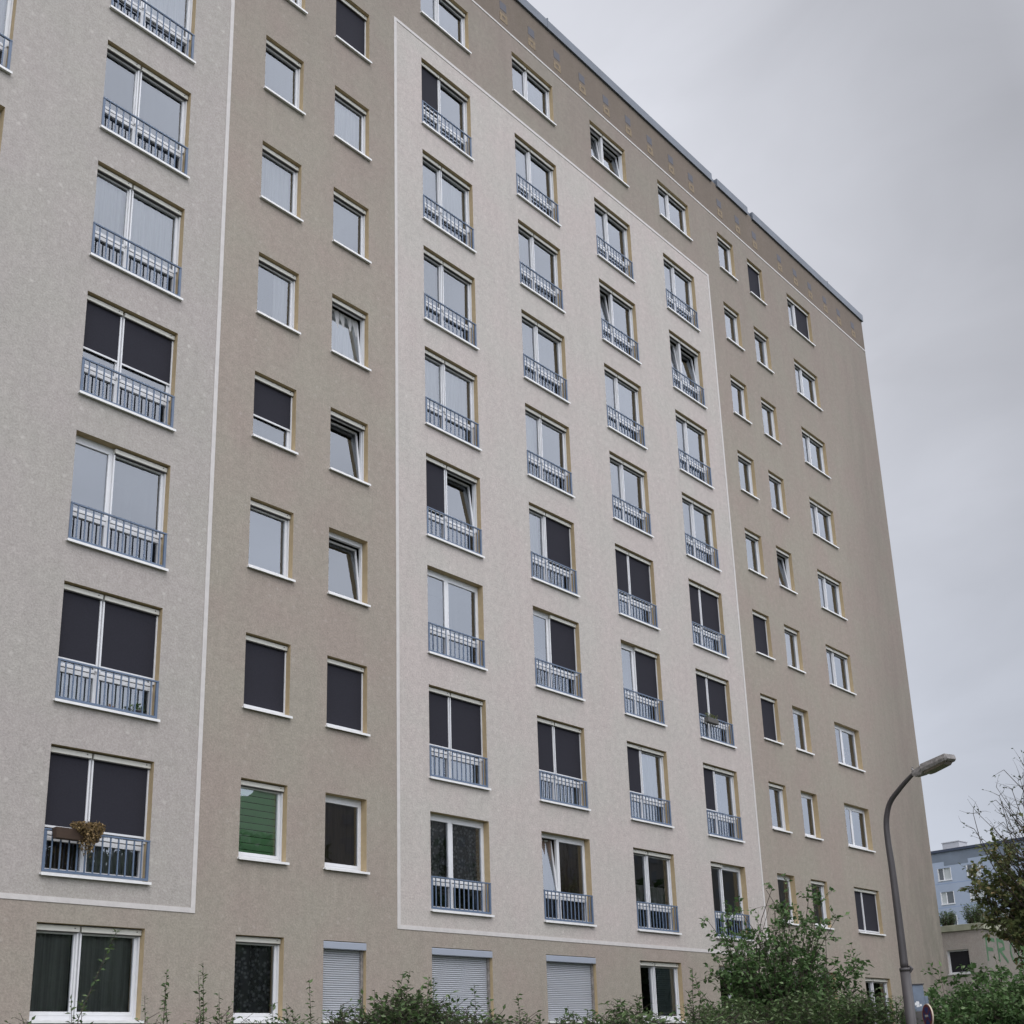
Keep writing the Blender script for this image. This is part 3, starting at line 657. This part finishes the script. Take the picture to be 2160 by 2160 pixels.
for a_ in (math.pi/4, -math.pi/4):
    d_ = ft*math.cos(a_)+Vector((0, 0, 1))*math.sin(a_); e_ = fn.cross(d_)*.018; o_ = Vector((0, 0, sp_.z))+fn*(.0185 if a_ > 0 else .0205)
    m.quad(o_-d_*.16-e_, o_+d_*.16-e_, o_+d_*.16+e_, o_-d_*.16+e_)
m.build('red_ring_and_cross', red, sg)
m = MB(); m.tube([-fn*.045, -fn*.045+Vector((0, 0, sp_.z+.12))], .03, 12); m.box(-.04, .04, -.04, .04, sp_.z-.02, sp_.z+.02); m.build('post', M['lamphead'], sg)

cb = at(1934, 2100, 26); rz = math.atan2(vdir.y, vdir.x)-math.pi/2
cab = empty('utility_cabinet', (cb.x, cb.y, 0), rz+.25); tag(cab, 'blue grey metal cabinet with paper scraps on a dark plinth behind the lamp post', 'cabinet')
zt = at(1934, 2078, 26).z; zb = at(1934, 2136, 26).z
cm = simple('cabinet_paint', (.125, .155, .205), .6, var=.18, vscale=6)
m = MB(); m.box(-.10, .115, -.12, .12, zb+.02, zt); m.build('body', cm, cab, bevel=.01)
m = MB(); m.box(.118, .19, -.10, .10, zb+.02, zt-.22); m.build('side_box', cm, cab, bevel=.008)
m = MB(); m.box(-.12, .135, -.14, .14, zt, zt+.025); m.build('lid', M['lamp'], cab, bevel=.005)
m = MB(); m.box(-.34, .22, -.18, .18, 0, zb+.02); m.build('plinth', simple('dark_concrete', (.075, .07, .068), .9, var=.15), cab, bevel=.01)
m = MB(); rg = random.Random(3)
for k in range(4):
    x, z = rg.uniform(-.07, .08), zb+.06+rg.uniform(0, .12); s_ = rg.uniform(.02, .04); m.quad((x-s_, -.123-k*.001, z-s_), (x+s_*1.2, -.123-k*.001, z-s_*.7), (x+s_, -.123-k*.001, z+s_), (x-s_*.8, -.123-k*.001, z+s_*1.2))
m.build('torn_paper', M['frame'], cab)

# ------------------------------------------------------------------ low annex with planted roof and graffiti
an = empty('annex', (51.6, 1.5, 0)); tag(an, 'low rendered annex with planted flat roof and green graffiti', 'building')
AH = 6.22; AL, AWd = 13.0, 12.0
wx = (.71, 1.66, 4.47, 5.45) # window along y from south corner, z
pm_ = plaster('annex_plaster', (.36, .33, .295), (.37, .32, .29), .05)
m = MB()
# west face (x=0) with window hole
y0, y1, z0, z1 = wx
for a, b, c_, d_ in ((0, y0, 0, AH), (y1, AWd, 0, AH), (y0, y1, 0, z0), (y0, y1, z1, AH)): m.quad((0, b, c_), (0, a, c_), (0, a, d_), (0, b, d_))
m.quad((AL, 0, 0), (AL, AWd, 0), (AL, AWd, AH), (AL, 0, AH)); m.quad((AL, AWd, 0), (0, AWd, 0), (0, AWd, AH), (AL, AWd, AH))
for a, b, c_, d_ in ((y0, y0, 0, 0),): pass
m.build('wall', pm_, an)
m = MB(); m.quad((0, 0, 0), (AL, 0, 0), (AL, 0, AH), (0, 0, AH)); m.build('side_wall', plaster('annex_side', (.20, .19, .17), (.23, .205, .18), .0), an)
m = MB(); m.box(-.10, AL+.1, -.10, AWd+.1, AH, AH+.26); m.build('roof', simple('pale_green_fascia', (.30, .30, .22), .8, var=.2, vscale=3), an, bevel=.01)
m = MB(); m.ring(0, 1, 0, 1, 0, 1, .1); m = MB()
for a, b, c_, d_ in ((y0, y0+.06, z0, z1), (y1-.06, y1, z0, z1), (y0+.06, y1-.06, z0, z0+.06), (y0+.06, y1-.06, z1-.06, z1)): m.box(.14, .2, a, b, c_, d_)
wn = m.build('window', M['frame'], an)
m = MB(); m.quad((.17, y1, z0), (.17, y0, z0), (.17, y0, z1), (.17, y1, z1)); m.build('pane', simple('annex_glass', (.02, .02, .025), .08), wn)
m = MB(); m.quad((0, y0, z0), (.2, y0, z0), (.2, y0, z1), (0, y0, z1)); m.quad((0, y1, z0), (.2, y1, z0), (.2, y1, z1), (0, y1, z1)); m.quad((0, y0, z1), (.2, y0, z1), (.2, y1, z1), (0, y1, z1)); m.build('reveal', M['trim'], wn)
m = MB(); m.box(-.05, .14, y0-.03, y1+.03, z0-.05, z0); m.build('sill', M['sill'], wn)
# graffiti, brush strokes as thin flat ribbons on the side wall
gm = simple('green_spray_paint', (.055, .13, .06), .8, var=.25, vscale=6)
m = MB(); nst = [0]
def stroke(pts, w_=.15):
    nst[0] += 1; yy = -.004-.0012*nst[0]
    for (a, b), (c_, d_) in zip(pts[:-1], pts[1:]):
        t = Vector((c_-a, 0, d_-b)); n_ = Vector((t.z, 0, -t.x)).normalized()*w_/2; t2 = t.normalized()*w_*.3
        m.quad(Vector((a, yy, b))-n_-t2, Vector((c_, yy, d_))-n_+t2, Vector((c_, yy, d_))+n_+t2, Vector((a, yy, b))+n_-t2); yy -= .0002
gz0, gz1 = 4.95, 5.85; gw = .95
gx = .18; H_ = gz1-gz0
stroke([(gx, gz0), (gx+.05, gz1)]); stroke([(gx, gz1), (gx+gw, gz1-.05)]); stroke([(gx, gz0+.5*H_), (gx+.7*gw, gz0+.5*H_)])
gx += 1.3; stroke([(gx, gz0), (gx, gz1)]); stroke([(gx, gz1), (gx+.7*gw, gz1-.08), (gx+.75*gw, gz0+.62*H_), (gx, gz0+.48*H_)]); stroke([(gx+.2, gz0+.48*H_), (gx+gw, gz0)])
gx += 1.45; stroke([(gx+.5*gw+.5*gw*math.cos(a), gz0+H_*.5+H_*.5*math.sin(a)) for a in [k*math.pi/8 for k in range(17)]])
gx += 1.4; stroke([(gx, gz0), (gx+.05, gz1), (gx+.5, gz0+.4), (gx+.95, gz1), (gx+gw, gz0)])
gx += 1.4; stroke([(gx+.9, gz1), (gx, gz1), (gx, gz0), (gx+.9, gz0)]); stroke([(gx, gz0+.5*H_), (gx+.7, gz0+.5*H_)])
m.build('graffiti', gm, an)
rg = random.Random(9)
RS = [(.6, 3.4, .35, .55, 'dry reddish tuft'), (.7, 2.55, .35, .35, 'low green tuft'), (.8, 1.75, .4, .75, 'round green bush'), (1.3, .8, .5, 1.0, 'tallest green bush'), (2.8, .9, .6, .8, 'spreading olive bush'), (5.0, .8, .7, .9, 'rusty brown bush')]
for i, (dx, dy, rr_, hh, lab) in enumerate(RS):
    b = Vector((51.6+dx, 1.5+dy, AH+.26))
    shrub(b, hh, rr_, 60, lab+' growing on the annex roof edge', 'leaf3' if i in (0, 4, 5) else 'leaf2', seed=80+i, leaf=.10, dens=.6, lo=.5, t0=.15, name='roof_shrub', group='plants on the annex roof')

# ------------------------------------------------------------------ far blue building
p0 = Vector((139.1, 38.5, 0)); p1 = Vector((137.9, 28.0, 0)); dirb = (p1-p0).normalized()
rzb = math.atan2(dirb.y, dirb.x)
bb = empty('blue_apartment_building', p0-dirb*14, rzb); tag(bb, 'distant light blue panel apartment block with dark roof edge', 'apartment building')
BL, BD, BH = 60, 12, 23.2
wins = []
for r in range(8):
    zt_ = 21.35-2.75*r
    for k in range(-3, 12):
        a = 14+.30+k*3.62; wins.append((a, a+1.65, zt_-1.35, zt_))
wxs = sorted({0, BL} | {v for w_ in wins for v in w_[:2]}); wzs = sorted({0, 22.1} | {v for w_ in wins for v in w_[2:]})
m = MB()
for i in range(len(wxs)-1):
    for j in range(len(wzs)-1):
        cx_, cz_ = (wxs[i]+wxs[i+1])/2, (wzs[j]+wzs[j+1])/2
        if any(w_[0] < cx_ < w_[1] and w_[2] < cz_ < w_[3] for w_ in wins): continue
        m.quad((wxs[i], 0, wzs[j]), (wxs[i+1], 0, wzs[j]), (wxs[i+1], 0, wzs[j+1]), (wxs[i], 0, wzs[j+1]))
m.quad((BL, 0, 0), (BL, BD, 0), (BL, BD, BH), (BL, 0, BH)); m.quad((0, BD, 0), (0, 0, 0), (0, 0, BH), (0, BD, BH)); m.quad((BL, BD, 0), (0, BD, 0), (0, BD, BH), (BL, BD, BH))
bm_ = simple('blue_render', (.30, .345, .43), .9, var=.05, vscale=.4)
m.build('wall', bm_, bb)
m = MB(); m.quad((0, 0, 22.1), (BL, 0, 22.1), (BL, 0, BH), (0, 0, BH))
for k in range(0, 12): m.quad((k*6+3.2, -.01, 21.6), (k*6+6.2, -.01, 21.6), (k*6+6.2, -.01, 22.1), (k*6+3.2, -.01, 22.1))
m.build('attic_wall', simple('slate_blue_render', (.15, .175, .215), .9, var=.15, vscale=.6), bb)
m = MB(); m.box(-.2, BL+.2, -.2, BD+.2, BH, BH+.3); m.build('roof', simple('dark_roof_edge', (.03, .04, .07), .6), bb)
m = MB()
for zz in (19.55, 16.8): m.box(0, BL, -.01, 0, zz, zz+.05)
m.build('joint_line', simple('joint_blue', (.22, .29, .45), .9), bb)
for cx_ in (14.25,): m = MB(); m.box(cx_, cx_+2.1, 2, 4, BH+.3, BH+1.35); m.box(cx_-.08, cx_+2.18, 1.92, 4.08, BH+1.35, BH+1.45); m.build('roof_housing', simple('roof_housing', (.42, .42, .44), .8), bb)
gl = simple('far_glass', (.10, .11, .12), .15); cu = simple('far_curtain', (.40, .42, .42), .8); wf = M['frame']
rg = random.Random(4); nwin = 0
for (a, b, c_, d_) in sorted(wins, key=lambda w_: -w_[2]):
    if a < 12 or a > 42 or d_ < 10 or nwin > 95: 
        continue
    nwin += 1
    m = MB(); m.box(a-.02, a+.07, -.02, .15, c_, d_); m.box(b-.07, b+.02, -.02, .15, c_, d_); m.box(a+.62, a+.74, .08, .15, c_, d_); m.box(a-.05, b+.05, -.08, .15, c_-.12, c_); m.box(a+.07, b-.07, .1, .15, d_-.05, d_)
    wn = m.build('window', wf, bb)
    m = MB(); m.quad((a, .16, c_), (a+.68, .16, c_), (a+.68, .16, d_), (a, .16, d_)); m.build('pane', gl if rg.random() < .6 else cu, wn)
    m = MB(); m.quad((a+.68, .16, c_), (b, .16, c_), (b, .16, d_), (a+.68, .16, d_)); m.build('pane', cu if rg.random() < .65 else gl, wn)
m = MB(); m.quad((0, .4, 0), (BL, .4, 0), (BL, .4, 22), (0, .4, 22)); m.build('inner_wall', gl, bb)

# ------------------------------------------------------------------ flower boxes and small things on the railings
x0, x1, z0, z1 = OPEN[('B', 1)]
fb = empty('flower_box', (x0+.12, -.02, z0+.50)); tag(fb, 'brown flower box with a dried trailing plant on the lowest left railing', 'flower box')
m = MB(); m.v += [(0, -.15, .03), (.72, -.15, .03), (.72, -.03, .03), (0, -.03, .03), (-.03, -.18, .20), (.75, -.18, .20), (.75, -.03, .20), (-.03, -.03, .20)]
m.f += [(0, 3, 2, 1), (4, 5, 6, 7), (0, 1, 5, 4), (1, 2, 6, 5), (2, 3, 7, 6), (3, 0, 4, 7)]
m.build('box', simple('brown_box', (.055, .033, .022), .8, var=.2), fb, bevel=.01)
rg = random.Random(12); pts = []
wood = MB()
for k in range(170):
    s0 = Vector((rg.uniform(.33, .72), rg.uniform(-.14, -.06), .2)); a = rg.uniform(0, 6.28); r_ = rg.uniform(.03, .16)
    mid = s0+Vector((math.cos(a)*r_, math.sin(a)*r_-.05, rg.uniform(.03, .13))); e_ = mid+Vector((math.cos(a)*r_*.4-(mid.x-.52)*.5, -.03, -rg.uniform(.05, .48)*math.exp(-((mid.x-.52)/.22)**2)))
    wood.tube([s0, mid, e_], [.003, .003, .002], 3, False)
    for q in range(18):
        t = rg.random(); p = s0.lerp(mid, t*2) if t < .5 else mid.lerp(e_, t*2-1)
        pts.append((p, Vector((rg.gauss(0, 1), rg.gauss(0, 1), rg.gauss(0, 1))).normalized()))
wood.build('stems', M['bark'], fb); mk_leaves('dried_plant', pts, .046, M['leafdry'], fb, Vector((0, 0, 0)), rg=rg, elong=1.4)
x0, x1, z0, z1 = OPEN[('H', 3)]
fb = empty('planter', (x0+.18, -.03, z0+.45)); tag(fb, 'small dark trough with wilted plant on a high railing far right', 'planter')
m = MB(); m.box(0, .55, -.16, -.02, 0, .14); m.build('box', simple('grey_trough', (.09, .085, .08), .8), fb, bevel=.01)
pts = [(Vector((rg.uniform(.02, .53), rg.uniform(-.15, -.03), .14+rg.random()*.12)), Vector((rg.gauss(0, 1), rg.gauss(0, 1), 1)).normalized()) for _ in range(140)]
mk_leaves('plant', pts, .05, M['leaf3'], fb, Vector((0, 0, 0)), rg=rg)
x0, x1, z0, z1 = OPEN[('B', 2)]
pt = empty('flower_pot', (x0+1.02, .06, z0)); tag(pt, 'tiny brown pot on the sill behind the railing two above ground', 'pot')
m = MB(); m.tube([(0, 0, 0), (0, 0, .07), (0, 0, .075), (0, 0, .095)], [.03, .042, .048, .048], 14); m.build('pot', simple('terracotta', (.22, .10, .05), .8), pt, smooth=True)
pts = [(Vector((rg.gauss(0, .02), rg.gauss(0, .02), .09+rg.random()*.05)), Vector((rg.gauss(0, 1), rg.gauss(0, 1), 1)).normalized()) for _ in range(20)]
mk_leaves('plant', pts, .03, M['leafdry'], pt, Vector((0, 0, 0)), rg=rg)
pt = empty('flower_pot', (x0+1.52, .06, z0)); tag(pt, 'dark potted plant on the sill at the right of the same railing', 'pot')
m = MB(); m.tube([(0, 0, 0), (0, 0, .09), (0, 0, .095), (0, 0, .115)], [.05, .062, .07, .07], 14); m.build('pot', M['lamp'], pt, smooth=True)
pts = [(Vector((rg.gauss(0, .05), rg.gauss(0, .03), .11+rg.random()*.10)), Vector((rg.gauss(0, 1), rg.gauss(0, 1), 1)).normalized()) for _ in range(80)]
mk_leaves('plant', pts, .05, M['leaf'], pt, Vector((0, 0, 0)), rg=rg)
x0, x1, z0, z1 = OPEN[('K', 3)]
hp = empty('houseplant', (x0+1.25, .32, z0+.08)); tag(hp, 'orchid houseplant inside an upper window near the gable corner', 'houseplant')
m = MB(); m.tube([(0, 0, 0), (0, 0, .16)], [.06, .08], 12); m.build('pot', M['frame'], hp)
m = MB(); m.tube([(0, 0, .16), (.02, 0, .45), (.12, 0, .7)], [.008, .007, .005], 5); m.tube([(0, 0, .16), (-.05, 0, .4), (-.2, 0, .55)], [.008, .007, .005], 5); m.build('stem', M['bark'], hp)
pts = [(Vector((rg.uniform(-.2, .15), rg.gauss(0, .03), rg.uniform(.35, .72))), Vector((rg.gauss(0, 1), rg.gauss(0, 1), 0)).normalized()) for _ in range(24)]
mk_leaves('blossoms', pts, .07, M['leafdry'], hp, Vector((0, 0, 0)), rg=rg)

# ------------------------------------------------------------------ the far side of the street (seen mirrored in the lower panes)
ob = empty('opposite_building', (78, -92, 0)); tag(ob, 'tall grey apartment block across the street mirrored in the lower panes', 'apartment building')
m = MB(); m.box(0, 165, 0, 12, 0, 31); m.build('wall', simple('opposite_render', (.20, .185, .17), .9, var=.1, vscale=.2), ob)
m = MB()
for r in range(11):
    for k in range(45): m.box(1.2+k*3.6, 2.9+k*3.6, 12.0, 12.05, 1.2+r*2.8, 2.7+r*2.8)
tag(m.build('windows', simple('opposite_glass', (.11, .11, .115), .3), ob), kind='stuff')
for i in range(19):
    x = 8+i*7.2+rnd.uniform(-1.5, 1.5); y = -44+rnd.uniform(-4, 4); h = rnd.uniform(14, 16)+(1.5 if 30 < x < 66 else 0)
    tree('street_tree', (x, y, 0), h*.35, (x, y, h*.56), (4.9, 4.9, h*.42), 150, 9, 8, .6, 'broad leafy tree across the street, mirrored in the lower panes', 'tree', 'leaffar', 'trees across the street', trunk_r=.22, seed=100+i, fill=.3, twiglen=1.3)
